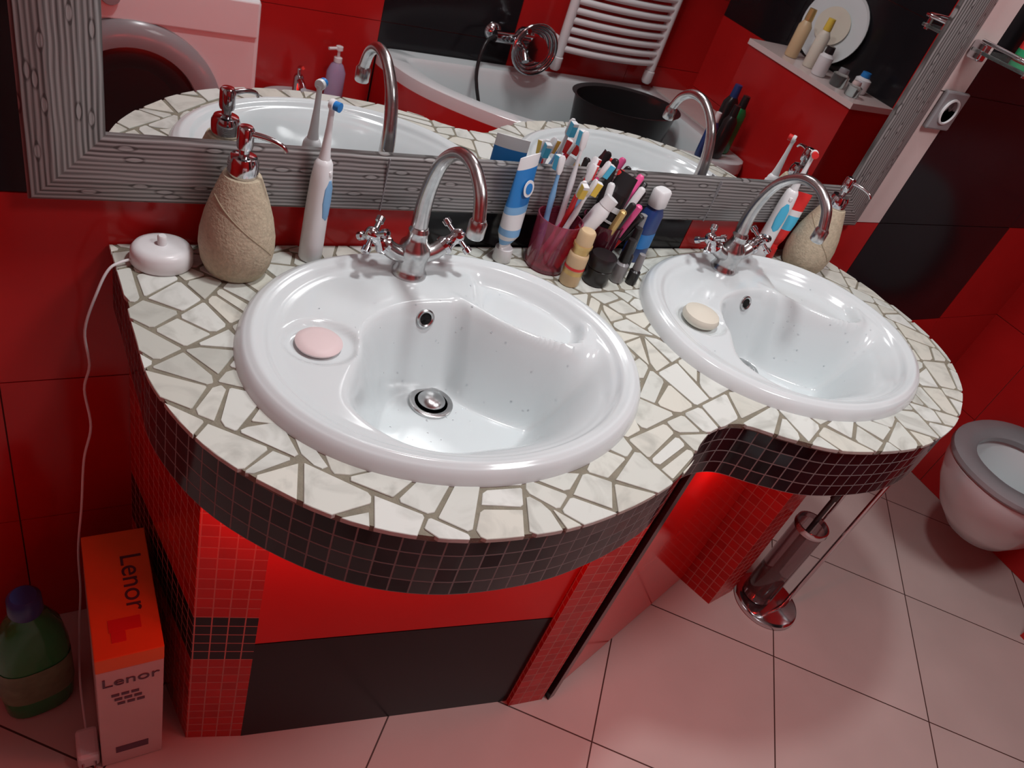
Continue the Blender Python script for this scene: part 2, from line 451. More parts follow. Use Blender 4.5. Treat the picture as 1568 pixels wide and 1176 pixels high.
for P in shards:
    A = sum(P[i][0]*P[(i+1) % len(P)][1]-P[(i+1) % len(P)][0]*P[i][1] for i in range(len(P)))
    if A < 0: P = P[::-1]
    gap = rg.uniform(.0013, .0022)
    edges = []
    for i in range(len(P)):
        a, b = P[i], P[(i+1) % len(P)]; L = math.dist(a, b)
        if L < 1e-5: continue
        sk = rg.uniform(-.06, .06)
        nx, ny = (a[1]-b[1])/L, (b[0]-a[0])/L
        nx, ny = nx*math.cos(sk)-ny*math.sin(sk), nx*math.sin(sk)+ny*math.cos(sk)
        edges.append((((a[0]+b[0])/2, (a[1]+b[1])/2), (nx, ny), gap+abs(math.sin(sk))*L*.5*.7))
    for i in range(len(P)):
        a, b, c = P[i-1], P[i], P[(i+1) % len(P)]
        l1, l2 = math.dist(a, b), math.dist(b, c)
        if min(l1, l2) < .008: continue
        ux, uy = (a[0]-b[0])/l1+(c[0]-b[0])/l2, (a[1]-b[1])/l1+(c[1]-b[1])/l2
        u_ = math.hypot(ux, uy)
        if u_ < .3: continue
        ux, uy = ux/u_, uy/u_
        sharp = 1+2.2*max(0, u_-1.5)          # sharper tips get knocked off more
        edges.append((b, (ux, uy), gap/max(.35, math.sqrt(max(0, 1-(u_/2)**2)))+sharp*rg.uniform(.0012, .0045)))
    if any(all(math.hypot(p[0]-sx, p[1]-sy) < .94*sinkR(math.atan2(p[1]-sy, p[0]-sx)) for p in P) for (sx, sy) in SINKS): continue
    Q = OUT2
    for (a, nn_, gp) in edges:
        Q = clip(Q, a[0]+nn_[0]*gp, a[1]+nn_[1]*gp, nn_[0], nn_[1])
        if len(Q) < 3: break
    if len(Q) < 3 or area(Q) < 6e-5: continue
    R = []
    for p in Q:
        if not R or math.dist(p, R[-1]) > 3e-4: R.append(p)
    if math.dist(R[0], R[-1]) < 3e-4: R.pop()
    if len(R) < 3: continue
    R2 = []
    for p in R:
        for (sx, sy) in SINKS:
            t = math.atan2(p[1]-sy, p[0]-sx); rr = math.hypot(p[0]-sx, p[1]-sy); lim = .945*sinkR(t)
            if rr < lim: p = (sx+lim*math.cos(t), sy+lim*math.sin(t))
        R2.append(p)
    R = R2; N = len(R)
    cx = sum(p[0] for p in R)/N; cy = sum(p[1] for p in R)/N
    zt = .8502+rg.uniform(-.0003, .0005)
    b = len(vs)
    for p in R: vs.append((p[0], p[1], .8440))
    for p in R: vs.append((p[0], p[1], zt-.0007))
    for p in R:
        d = math.dist(p, (cx, cy)) or 1; k = max(0, 1-.0008/d)
        vs.append((cx+(p[0]-cx)*k, cy+(p[1]-cy)*k, zt))
    for i in range(N):
        j = (i+1) % N
        fs.append((b+i, b+j, b+N+j, b+N+i)); fs.append((b+N+i, b+N+j, b+2*N+j, b+2*N+i))
    fs.append(tuple(b+2*N+i for i in range(N)))
mesh('marble_shards', vs, fs, M_marble, V, smooth=False)

vs, fs, uvs = [], [], []; L = 0
for i, p in enumerate(outl):
    vs += [(p.x, p.y, 0.742), (p.x, p.y, 0.841)]
for i in range(len(outl)-1):
    d = (outl[i+1]-outl[i]).length
    fs.append((2*i, 2*i+2, 2*i+3, 2*i+1)); uvs.append([(L, 0), (L+d, 0), (L+d, 0.098), (L, 0.098)]); L += d
edge = mesh('mosaic_edge', vs, fs, M_mblack, V, smooth=True, uvs=uvs)
ZT = .713
prism('pilaster_left', [(.100, -.006), (.150, -.318), (.241, -.345), (.241, -.30), (.17, -.28), (.13, -.006)], 0, 0.742, M_mred, V)
prism('pilaster_middle', [(.765, -.452), (.845, -.462), (.86, -.40), (.775, -.38)], 0, 0.742, M_mred2, V)
prism('pilaster_right', [(1.378, -.279), (1.412, -.37), (1.508, -.355), (1.49, -.27)], 0, 0.735, M_mred2, V)
prism('front_panel_lower', [(.241, -.345), (.765, -.440), (.765, -.42), (.241, -.325)], 0, 0.314, M_blackp, V)
prism('front_panel_grout', [(.241, -.343), (.765, -.438), (.765, -.42), (.241, -.325)], 0.314, 0.317, M_card, V)
prism('front_panel_upper', [(.241, -.345), (.765, -.440), (.765, -.42), (.241, -.325)], 0.317, ZT, M_redpanel, V)
prism('door_panel', [(.876, -.455), (1.372, -.288), (1.366, -.27), (.870, -.437)], 0.02, ZT, M_reddoor, V)
prism('door_edge', [(.858, -.468), (.876, -.463), (.872, -.435), (.855, -.44)], 0.0, 0.742, M_black, V)
prism('door_plinth', [(.876, -.448), (1.372, -.281), (1.366, -.265), (.870, -.432)], 0.0, 0.02, M_black, V)
# red accent lights under the counter lip
def led(x, y, power, z=.715):
    la = bpy.data.lights.new('led_light', 'POINT'); la.energy = power; la.color = (1, .03, .02); la.shadow_soft_size = .02
    o = bpy.data.objects.new('led_light', la); COL.objects.link(o); o.location = (x, y, z); o.parent = V
led(.22, -.43, .85); led(.36, -.49, .75); led(.52, -.52, .70); led(.67, -.51, .60)
led(1.02, -.48, .85); led(1.18, -.49, .50); led(1.34, -.46, .35)

# ------------------------------------------------------------------ washbasins
def sst(a, b, x):
    t = max(0, min(1, (x-a)/(b-a))); return t*t*(3-2*t)
RIM = [(0, .011), (.80, .011), (.85, .0135), (.89, .0205), (.93, .0235), (.965, .0195), (.99, .010), (1.0, 0.0)]
def rimz(r):
    for (a, za), (b, zb) in zip(RIM, RIM[1:]):
        if r <= b: return za+(zb-za)*sst(a, b, r)
    return 0
RIDGE = [(.045, .125), (.069, .095), (.095, .058), (.122, .030), (.150, .008), (.179, -.008), (.205, -.010), (.228, .004), (.245, .03)]
RIDGE = [(p.x, p.y) for p in catmull([(a, b, 0) for a, b in RIDGE], 4)]
def ridge_s(x, y):
    best = 9; sg = 1
    for (a, b) in zip(RIDGE, RIDGE[1:]):
        dx, dy = b[0]-a[0], b[1]-a[1]; L2 = dx*dx+dy*dy
        t = max(0, min(1, ((x-a[0])*dx+(y-a[1])*dy)/L2))
        d = math.hypot(x-a[0]-t*dx, y-a[1]-t*dy)
        if d < best-1e-9:
            best = d; sg = 1 if (dx*(y-a[1])-dy*(x-a[0])) > 0 else -1
    return best*sg
def basin_h(x, y):
    rho = math.hypot(x, y)/sinkR(math.atan2(y, x)) if (x or y) else 0
    z = rimz(rho)
    dx, dy = x-0.015, y+0.035
    A = 0.232 if dx > 0 else 0.205; B = 0.152 if dy > 0 else 0.172
    if dx < 0 and y > -0.09:
        A = 0.205-0.045*sst(-0.09, 0.02, y)
    q = (abs(dx/A)**2.3+abs(dy/B)**2.3)**(1/2.3)
    w = 0.37+0.48*sst(0.04, -0.12, dy)*sst(-.16, -.02, dx)
    bowl = 0.140*sst(0, w, 1-q)
    if x > .0:
        s = ridge_s(x, y)
        f = sst(.035, .065, x)
        bowl *= 1-f*sst(-0.050, 0.002, s)
        tray = sst(0.004, .022, s)*f*sst(.87, .78, rho)*sst(.075, .10, x+.35*(.06-abs(y-.05)))
        z -= 0.016*tray
        z += 0.003*math.exp(-((s-.002)/.008)**2)*f*sst(.9, .8, rho)
    z -= bowl
    e = math.hypot((x+0.180)/0.055, (y-0.035)/0.048)
    z -= 0.009*sst(0, 0.25, 1-e)
    return z
def basin(sx, sy, seed):
    G = group('washbasin', (sx, sy, 0.8505))
    nr, ns = 100, 200
    vs = [(0, 0, basin_h(0, 0))]; fs = []
    for i in range(1, nr+1):
        r = i/nr
        for k in range(ns):
            t = 2*math.pi*k/ns; R = sinkR(t)*r
            x, y = R*math.cos(t), R*math.sin(t)
            vs.append((x, y, basin_h(x, y) if i < nr else -0.001))
    for k in range(ns): fs.append((0, 1+k, 1+(k+1) % ns))
    for i in range(nr-1):
        for k in range(ns):
            a = 1+i*ns+k; b = 1+i*ns+(k+1) % ns
            fs.append((a, a+ns, b+ns, b))
    o = mesh('basin', vs, fs, M_cer, G)
    for p in o.data.polygons: p.use_smooth = True
    dx, dy = 0.010, 0.038
    z = .011-.140+.0012
    lathe('drain_ring', [(.0345, z-.004), (.0345, z+.003), (.032, z+.0045), (.026, z+.0035), (.024, z-.002)], M_chromed, G, loc=(dx, dy, 0), caps=False)
    lathe('drain_gap', [(.027, z+.001), (.001, z+.001)], M_hole, G, loc=(dx, dy, 0))
    lathe('drain_plug', [(.019, z+.001), (.0215, z+.007), (.019, z+.011), (.011, z+.0145), (.001, z+.0155)], M_chromed, G, loc=(dx, dy, 0))
    ox, oy = -0.002, 0.102
    e = .004
    nx = -(basin_h(ox+e, oy)-basin_h(ox-e, oy))/(2*e); ny = -(basin_h(ox, oy+e)-basin_h(ox, oy-e))/(2*e)
    q = Vector((nx, ny, 1)).to_track_quat('Z', 'Y')
    OG = group('overflow', (ox, oy, basin_h(ox, oy)), quat=q); OG.parent = G
    lathe('overflow_ring', [(.0145, -.003), (.0145, .003), (.012, .0042), (.0095, .003), (.0092, .0)], M_chromed, OG, caps=False)
    lathe('overflow_hole', [(.0096, .0016), (.0005, .0016)], M_hole, OG)
    rr = random.Random(seed); vs, fs = [], []
    for _ in range(90):
        x, y = rr.gauss(.06, .10), rr.gauss(.035, .07)
        if math.hypot(x, y)/sinkR(math.atan2(y, x)) > .85 or math.hypot(x-.0, y-.17) < .06: continue
        r = rr.uniform(.0007, .0017)
        nrm = Vector((-(basin_h(x+e, y)-basin_h(x-e, y))/(2*e), -(basin_h(x, y+e)-basin_h(x, y-e))/(2*e), 1)).normalized()
        a_ = nrm.orthogonal().normalized(); b_ = nrm.cross(a_); c = Vector((x, y, basin_h(x, y)))
        b0 = len(vs)
        for (rad, h) in ((1, 0), (.82, .32), (.45, .5)):
            for k in range(8):
                t = k*math.pi/4; vs.append(c+a_*(rad*r*math.cos(t))+b_*(rad*r*math.sin(t))+nrm*(h*r))
        for i in range(2):
            for k in range(8): fs.append((b0+i*8+k, b0+i*8+(k+1) % 8, b0+i*8+8+(k+1) % 8, b0+i*8+8+k))
        fs.append(tuple(b0+16+k for k in range(8)))
    mesh('water_droplets', vs, fs, M_water, G)
    return G
for i, (sx, sy) in enumerate(SINKS): basin(sx, sy, i+3)
zs = 0.8505+basin_h(-.183, .037)
sx, sy = SINKS[0]
SP = group('soap_bar', (sx-.183, sy+.037, zs+0.0005))
lathe('soap', [(.026, 0), (.030, .003), (.031, .006), (.028, .009), (.020, .0105), (.001, .011)], M_soap, SP)
sx, sy = SINKS[1]
SP = group('soap_bar', (sx-.185, sy+.037, zs+0.0005))
lathe('soap', [(.024, 0), (.032, .006), (.034, .012), (.031, .019), (.020, .024), (.001, .026)], M_soap2, SP)

# ------------------------------------------------------------------ faucets
def faucet(x, y, z):
    G = group('basin_faucet', (x, y, z))
    lathe('base', [(.027, 0), (.027, .004), (.024, .008), (.022, .016), (.023, .030), (.025, .040), (.023, .052), (.016, .060), (.0145, .072), (.016, .076), (.013, .082), (.001, .083)], M_chromed, G)
    pts = [(0, 0, .06), (0, .004, .11), (0, -.002, .155), (0, -.022, .200), (0, -.060, .230), (0, -.102, .234), (0, -.134, .216), (0, -.148, .190), (0, -.150, .182)]
    tube('spout', pts, lambda t: .0135-.0045*min(1, t*2.2), M_chromed, G, seg=20, smooth_sub=7)
    lathe('aerator', [(.0095, .010), (.0120, .006), (.0120, -.014), (.0105, -.016), (.009, -.012)], M_chromed, G, loc=(0, -.150, .176))
    for s in (-1, 1):
        tube('arm', [(0, 0, .030), (s*.030, 0, .038), (s*.048, .002, .050)], lambda t: .014-.002*t, M_chromed, G, seg=18, smooth_sub=4)
        d = Vector((s*.78, .10, .62)).normalized()
        H = group('handle', (s*.046, .002, .047), quat=d.to_track_quat('Z', 'Y')); H.parent = G
        lathe('handle_stem', [(.0145, 0), (.0155, .006), (.0105, .012), (.0095, .020), (.011, .024), (.012, .030), (.009, .036), (.006, .040), (.001, .041)], M_chrome, H, seg=24)
        for k in range(4):
            a = math.pi/2*k+math.pi/4
            c, q = math.cos(a), math.sin(a)
            tube('handle_cross', [(c*.006, q*.006, .028), (c*.018, q*.018, .028), (c*.024, q*.024, .028), (c*.029, q*.029, .028), (c*.032, q*.032, .028)],
                 lambda t: (.0042 if t < .4 else (.0068 if t < .85 else .003)), M_chrome, H, seg=14, smooth_sub=3)
    return G
faucet(0.480, -0.097, 0.8610)
faucet(1.152, -0.094, 0.8610)

# ------------------------------------------------------------------ mirror
MX0, MX1, MZ0, MZ1, FW = -0.010, 1.588, 0.924, 1.75, 0.088
MG = group('framed_wall_mirror')
mesh('mirror_pane', [(MX0+.03, -.010, MZ0+.03), (MX1-.03, -.010, MZ0+.03), (MX1-.03, -.010, MZ1-.03), (MX0+.03, -.010, MZ1-.03),
                     (MX0+.03, -.006, MZ0+.03), (MX1-.03, -.006, MZ0+.03), (MX1-.03, -.006, MZ1-.03), (MX0+.03, -.006, MZ1-.03)],
     [(0, 1, 2, 3), (7, 6, 5, 4), (0, 4, 5, 1), (1, 5, 6, 2), (2, 6, 7, 3), (3, 7, 4, 0)], M_mirror, MG, smooth=False)
prof = [(0, -.005), (0, -.020), (.004, -.024), (.03, -.026), (.06, -.022), (.082, -.017), (.088, -.014), (.088, -.0101)]
def frame_piece(name, A, B, inward):
    A, B, inw = Vector(A), Vector(B), Vector(inward); d = (B-A).normalized(); Lg = (B-A).length
    vs, fs, uv = [], [], []
    for (o, y) in prof:
        for e in (0, 1):
            p = (A+d*o if e == 0 else B-d*o)+inw*o; vs.append((p.x, y, p.z))
    for i in range(len(prof)-1):
        a = 2*i; fs.append((a, a+1, a+3, a+2))
        o0, o1 = prof[i][0], prof[i+1][0]
        uv.append([(o0, o0), (Lg-o0, o0), (Lg-o1, o1), (o1, o1)])
    return mesh(name, vs, fs, M_frame, MG, smooth=False, uvs=uv)
frame_piece('frame_bottom', (MX0, 0, MZ0), (MX1, 0, MZ0), (0, 0, 1))
frame_piece('frame_top', (MX0, 0, MZ1), (MX1, 0, MZ1), (0, 0, -1))
frame_piece('frame_left', (MX0, 0, MZ0), (MX0, 0, MZ1), (1, 0, 0))
frame_piece('frame_right', (MX1, 0, MZ0), (MX1, 0, MZ1), (-1, 0, 0))
for xx in (.445, 1.115): box('frame_joint', (xx, -.0235, MZ0+.044), (.0012, .006, .084), M_grey, MG, 0)

CT = 0.8509
# ------------------------------------------------------------------ soap dispensers
def dispenser(x, y, a=-0.3):
    G = group('soap_dispenser', (x, y, CT), (0, 0, a))
    BP = [(.034, 0), (.040, .003), (.0465, .018), (.0500, .040), (.0492, .060), (.0445, .085), (.037, .110), (.030, .130), (.0262, .140), (.024, .145), (.001, .146)]
    lathe('stone_body', BP, M_stone, G, seg=48)
    arc = []
    for k in range(15):
        t = k/14; an = -2.5+2.3*t; z = .118-.075*t**1.6
        r = next(ra+(rb-ra)*(z-za)/(zb-za) for (ra, za), (rb, zb) in zip(BP, BP[1:]) if z <= zb)
        arc.append((r*math.cos(an), r*math.sin(an), z))
    tube('seam_line', arc, .0010, M_seam, G, seg=6)
    lathe('collar', [(.0185, .145), (.0195, .148), (.0195, .164), (.0165, .171), (.009, .173)], M_chrome, G)
    lathe('stem', [(.0065, .168), (.0065, .191)], M_chrome, G)
    lathe('pump_head', [(.0095, .182), (.0105, .186), (.0105, .208), (.008, .211), (.001, .212)], M_chrome, G)
    tube('nozzle', [(0, 0, .202), (.025, 0, .203), (.045, 0, .199), (.052, 0, .192)], lambda t: .0045-.002*t, M_chrome, G, smooth_sub=4)
dispenser(.230, -.066, -.5)
dispenser(1.405, -.072, -1.2)

G = group('toothbrush_charger', (.138, -.050, CT))
loft('puck', [(0, .038, .034), (.003, .040, .036), (.020, .039, .035), (.026, .035, .031), (.028, .028, .025), (.0285, .001, .001)], M_plw, G)
lathe('charging_pin', [(.006, .027), (.006, .040), (.0045, .042), (.001, .042)], M_plw, G)
tube('cable', [(-.034, -.004, .008), (-.052, -.010, .006), (-.066, -.015, -.002), (-.080, -.022, -.03), (-.098, -.028, -.09), (-.095, -.03, -.15), (-.103, -.025, -.20), (-.098, -.03, -.27),
               (-.110, -.03, -.34), (-.118, -.028, -.45), (-.128, -.03, -.56), (-.130, -.04, -.66), (-.137, -.06, -.74), (-.144, -.13, -.80), (-.142, -.22, -.82)], .0019, M_plw, G, smooth_sub=6, seg=8)
box('plug', (-.142, -.245, -.829), (.034, .055, .040), M_plw, G, .006)
for s in (-1, 1):
    tube('plug_pin', [(-.142+s*.009, -.27, -.829), (-.142+s*.009, -.292, -.829)], .0022, M_chrome, G, seg=8)

def ebrush(x, y, body, grip, tilt=(0, 0, 0), head=M_blue, name='electric_toothbrush', z=CT):
    G = group(name, (x, y, z), tilt)
    loft('handle', [(0, .0150, .0150), (.003, .0165, .0165), (.03, .0165, .0165), (.09, .0155, .0160), (.13, .0150, .0145), (.155, .0125, .0120), (.161, .0095, .0090), (.163, .006, .006)], body, G, n=2.3)
    loft('grip', [(.072, .003, .002, 0, -.0145), (.078, .0078, .003, 0, -.0142), (.100, .0098, .0035, 0, -.0135), (.122, .0085, .003, 0, -.0135), (.134, .003, .002, 0, -.0132)], grip, G)
    loft('button', [(.139, .001, .001, 0, -.013), (.141, .004, .0022, 0, -.0125), (.147, .004, .0022, 0, -.0122), (.149, .001, .001, 0, -.0115)], body, G)
    loft('neck', [(.160, .0085, .0085), (.175, .0065, .0065), (.208, .0042, .0042), (.230, .0038, .0038), (.238, .004, .005)], M_plw, G)
    lathe('brush_disc', [(.0068, 0), (.0075, .002), (.0075, .006), (.006, .007)], M_plw, G, loc=(0, .003, .239), rot=(math.radians(90), 0, 0))
    lathe('bristles', [(.0062, .006), (.0066, .015), (.001, .0155)], head, G, loc=(0, .003, .239), rot=(math.radians(90), 0, 0))
ebrush(.343, -.040, M_plw, M_plb, (0, 0, 0.7))
ebrush(1.300, -.040, M_plw, M_cyan, (0, 0, -.6), M_redp)

def paste(name, loc, rot, h, w, bands, capm, capr=.015, z=CT):
    G = group(name, (loc[0], loc[1], z), rot)
    lathe('cap', [(capr, 0), (capr+.0015, .002), (capr, .024), (capr*.7, .026)], capm, G)
    def sec(t):
        zz = .024+t*(h-.024)
        rx = capr*.95+(w/2-capr*.95)*min(1, t*2.2)
        ry = (w*.34)*(min(1, t*6)) * (1-t)**.8 + .0012 + (capr*.6 if t < .02 else 0)
        return (zz, rx, ry)
    for i in range(len(bands)):
        t0 = bands[i][0]; t1 = bands[i+1][0] if i+1 < len(bands) else 1.0
        k = max(3, int((t1-t0)*20))
        loft('tube_part', [sec(t0+(t1-t0)*j/k) for j in range(k+1)], bands[i][1], G, caps=True)
    return G
g = paste('toothpaste_tube', (.672, -.045), (-.03, -.01, .45), .190, .056, [(0, M_plw), (.06, M_plb), (.12, M_plw), (.17, M_plb), (.25, M_plw), (.42, M_plb), (.50, M_blue), (.88, M_plw)], M_plw)
lathe('round_logo', [(.014, 0), (.014, .001), (.001, .001)], M_plw, g, loc=(.002, -.0115, .138), rot=(math.radians(80), 0, 0))
lathe('round_logo_core', [(.009, 0), (.009, .0018), (.001, .0018)], M_blue, g, loc=(.002, -.0115, .138), rot=(math.radians(80), 0, 0))
paste('toothpaste_tube', (1.341, -.032), (-.04, .06, -.3), .150, .042, [(0, M_redp), (.35, M_cyan), (.6, M_plw), (.7, M_redp)], M_redp, .012)

def tumbler(name, x, y, r, h, m):
    G = group(name, (x, y, CT))
    lathe('glass_wall', [(.001, 0), (r*.82, 0), (r*.88, .003), (r, h), (r-.0025, h), (r*.85, .008), (.001, .007)], m, G, caps=False, seg=40)
    return G
DX = -.020
tumbler('toothbrush_tumbler', .770+DX, -.062, .040, .095, M_glassred)
tumbler('cosmetics_tumbler', .868+DX, -.055, .038, .090, M_glassdk)

def dirquat(d): return Vector(d).normalized().to_track_quat('Z', 'Y')
def mbrush(base, tip, col, bris):
    d = Vector(tip)-Vector(base); Lg = d.length
    G = group('toothbrush', base, quat=dirquat(d))
    loft('handle', [(0, .003, .003), (.004, .0055, .0045), (.05, .0065, .005), (Lg*.45, .005, .0045), (Lg*.62, .0055, .005), (Lg*.75, .0032, .003), (Lg-.03, .003, .003)], col, G, seg=14)
    loft('head', [(Lg-.031, .003, .003), (Lg-.025, .0062, .003), (Lg-.004, .0062, .003), (Lg, .003, .002)], M_plw, G, seg=14, n=3)
    box('bristles', (0, -.008, Lg-.0145), (.011, .011, .024), bris, G, .001)
    box('bristle_tip', (0, -.0082, Lg-.005), (.0105, .0112, .006), M_plw, G, .001)
b0 = Vector((.770+DX, -.062, CT+.012))
for (bx, by, tx, ty, tz, c, br) in [(.012, .01, .012, .030, .222, M_plw, M_cyan), (-.018, .005, -.020, .025, .180, M_plb, M_cyan), (.0, -.015, .030, .004, .180, M_plb, M_redp),
                                    (-.01, .01, .055, .00, .188, M_pinkp, M_cyan), (.01, .012, .006, -.018, .160, M_redp, M_yel), (-.01, -.01, .026, -.02, .165, M_plw, M_yel), (.0, .0, .042, .02, .185, M_redp, M_redp)]:
    mbrush(b0+Vector((bx, by, 0)), b0+Vector((tx, ty, tz)), c, br)
def stick(name, base, tip, secs):
    base = (base[0]+DX, base[1], base[2]); tip = (tip[0]+DX, tip[1], tip[2])
    d = Vector(tip)-Vector(base)
    G = group(name, base, quat=dirquat(d))
    for i, (nm, ss, m) in enumerate(secs): loft(nm, ss, m, G, seg=20)
    return G
stick('toothpaste_tube', (.785, -.070, CT+.012), (.850, -.085, CT+.165), [('tube_red', [(0, .016, .002), (.03, .017, .008), (.075, .017, .012)], M_redp), ('tube_white', [(.075, .017, .012), (.118, .017, .014), (.128, .012, .012)], M_plw), ('cap', [(.128, .013, .013), (.146, .012, .012)], M_plw)])
stick('toothpaste_tube', (.852, -.060, CT+.012), (.892, -.045, CT+.19), [('tube_black', [(0, .020, .002), (.03, .020, .007), (.125, .021, .013), (.13, .021, .013)], M_blk), ('tube_stripe', [(.098, .0213, .0125), (.108, .0213, .0133)], M_plw), ('tube_stripe', [(.078, .0213, .0115), (.082, .0213, .0120)], M_plw), ('tube_end', [(.13, .021, .013), (.155, .020, .004), (.165, .020, .002)], M_blk)])
for (x0, y0, x1, y1, h, m1, m2) in [(.858, -.075, .868, -.092, .125, M_blk, M_gold), (.875, -.07, .905, -.085, .135, M_blk, M_pinkp), (.885, -.05, .930, -.055, .150, M_blk, M_blk),
                                    (.87, -.05, .885, -.03, .17, M_blk, M_redp), (.88, -.06, .945, -.035, .165, M_dblue, M_blk), (.86, -.06, .862, -.045, .15, M_pinkp, M_plw), (.89, -.06, .925, -.08, .115, M_redp, M_blk),
                                    (.86, -.04, .87, -.022, .185, M_blk, M_blk), (.875, -.055, .915, -.065, .16, M_plw, M_plw), (.87, -.045, .925, -.04, .175, M_blk, M_pinkp), (.862, -.07, .885, -.09, .14, M_glassdk, M_blk)]:
    stick('mascara', (x0, y0, CT+.012), (x1, y1, CT+h), [('barrel', [(0, .006, .006), (h*.45, .0065, .0065)], m1), ('cap', [(h*.45, .007, .007), (h*.93, .0065, .0065), (h*.95, .004, .004)], m2)])
G = group('cream_tube', (.772, -.115, CT))
lathe('body', [(.0165, 0), (.0175, .002), (.0175, .055), (.0165, .060), (.014, .062)], M_beige, G)
lathe('label', [(.0177, .022), (.0177, .030)], M_gold, G, caps=False)
lathe('label_print', [(.0178, .032), (.0178, .037)], M_redp, G, caps=False)
lathe('shoulder', [(.0145, .060), (.0145, .072), (.0165, .073), (.0165, .078)], M_gold, G)
lathe('cap', [(.015, .077), (.0145, .100), (.012, .103), (.001, .104)], M_beige, G)
G = group('cosmetic_jar', (.828, -.113, CT))
lathe('jar', [(.0215, 0), (.023, .003), (.023, .030), (.021, .032)], M_blk, G)
lathe('lid', [(.0235, .032), (.0240, .034), (.0240, .052), (.022, .055), (.001, .056)], M_blk, G)
for (x, y, h, r, a, b) in [(.876, -.112, .085, .012, M_grey, M_blk), (.900, -.090, .095, .012, M_blk, M_blk), (.925, -.062, .105, .011, M_dblue, M_grey), (.905, -.120, .06, .010, M_blk, M_grey)]:
    G = group('nail_polish_bottle', (x, y, CT))
    loft('bottle', [(0, r*.9, r*.9), (.002, r, r), (h*.42, r, r), (h*.48, r*.6, r*.6)], a, G)
    lathe('cap', [(r*.7, h*.48), (r*.75, h*.5), (r*.6, h), (.001, h+.001)], b, G)
G = group('mouthwash_bottle', (.965, -.040, CT), (0, 0, .3))
loft('bottle', [(0, .021, .015), (.003, .023, .016), (.095, .023, .016), (.108, .015, .013), (.112, .013, .012)], M_dblue, G, n=3)
loft('label', [(.03, .0234, .0164), (.06, .0234, .0164)], M_blue, G, n=3, caps=False)
loft('cap', [(.112, .0165, .014), (.114, .018, .015), (.142, .0175, .0145), (.145, .015, .012)], M_plw, G, n=3)
G = group('tooth_gel_box', (1.470, -.035, CT), (0, 0, .25))
box('carton', (0, 0, .06), (.036, .026, .12), M_plw, G, .002)
box('carton_band', (0, 0, .092), (.0366, .0266, .022), M_blue, G, .001)
lathe('carton_logo', [(.009, 0), (.009, .001), (.001, .001)], M_redp, G, loc=(0, -.0135, .05), rot=(math.radians(90), 0, 0))

# ------------------------------------------------------------------ floor items, left
G = group('softener_carton', (0, 0, 0))
box('carton', (.062, -.212, .1555), (.094, .231, .307), M_card, G, .0015)
box('carton_top', (.062, -.212, .327), (.0945, .2315, .036), M_orange, G, .0015)
text('carton_text', 'Lenor', .045, M_print, (.080, -.20, .3455), (0, 0, math.radians(-90)), G)
text('carton_text_front', 'Lenor', .034, M_print, (.062, -.3282, .275), (math.radians(90), 0, 0), G)
box('carton_handle', (.06, -.275, .3456), (.045, .022, .0012), M_redp, G, .0003)
box('carton_handle_tab', (.05, -.295, .3456), (.02, .018, .0012), M_redp, G, .0003)
for k in range(9):
    box('carton_print', (.040+.014*(k % 3)+.004*(k//3), -.3280, .235-.014*(k//3)), (.011, .0008, .007), M_print, G, 0)
box('carton_print_low', (.062, -.3280, .05), (.05, .0008, .02), M_print, G, 0)
G = group('detergent_bottle', (-.070, -.165, 0), (0, 0, .2))
loft('bottle', [(0, .046, .032), (.006, .053, .038), (.05, .056, .040), (.17, .054, .039), (.215, .047, .034), (.25, .030, .026), (.265, .019, .019), (.275, .018, .018)], M_green, G, n=2.6)
loft('label', [(.055, .0568, .0408), (.145, .0553, .0402)], M_label, G, n=2.6, caps=False)
lathe('cap', [(.024, .272), (.025, .275), (.024, .305), (.018, .312), (.001, .313)], M_dblue, G)

# ------------------------------------------------------------------ toilet brush stand
G = group('toilet_brush_stand', (1.585, -.410, 0))
lathe('base_disc', [(.086, 0), (.088, .004), (.086, .012), (.078, .016), (.001, .017)], M_chrome, G, seg=48)
lathe('brush_cup', [(.001, .018), (.037, .018), (.040, .022), (.040, .30)], M_smoke, G, loc=(-.022, .022, 0), caps=False)
lathe('brush_cup_rim', [(.042, .292), (.044, .300), (.042, .309), (.038, .309), (.037, .296)], M_chrome, G, loc=(-.022, .022, 0), caps=False)
lathe('brush_head', [(.02, .04), (.030, .05), (.030, .12), (.012, .13), (.006, .14), (.006, .40), (.009, .402), (.009, .42), (.001, .422)], M_blk, G, loc=(-.022, .022, 0))
tube('stand_rod', [(.035, -.03, .012), (.035, -.03, .60)], .006, M_chrome, G)
tube('paper_arm', [(.035, -.03, .595), (.035, .10, .595)], .005, M_chrome, G)
tube('stand_rod_thin', [(.045, .035, .012), (.045, .035, .56)], .004, M_chrome, G)

# ------------------------------------------------------------------ sanitary ware
def rings(name, R, m, parent, n=2.4, seg=48, capend=True):
    return loft(name, [(z, hw, (yf-yb)/2, 0, (yf+yb)/2) for (z, hw, yf, yb) in R], m, parent, seg=seg, n=n, caps=capend)
T = group('toilet', (XR-.006, -.446, 0), (0, 0, math.radians(90))); T.scale = (1, .93, 1)
rings('bowl', [(.12, .085, .28, 0), (.14, .10, .33, 0), (.21, .135, .42, 0), (.30, .165, .50, 0), (.375, .178, .55, 0), (.405, .18, .555, 0), (.411, .174, .548, .01),
               (.408, .130, .495, .17), (.39, .122, .485, .18), (.30, .105, .45, .20), (.20, .07, .38, .23), (.17, .03, .32, .27)], M_cer, T, n=2.2)
rings('seat', [(.412, .180, .558, .06), (.418, .184, .562, .05), (.430, .182, .560, .05), (.434, .172, .550, .06), (.434, .122, .490, .17), (.428, .115, .482, .18), (.413, .116, .484, .18)], M_grey, T, capend=False, n=2.2)
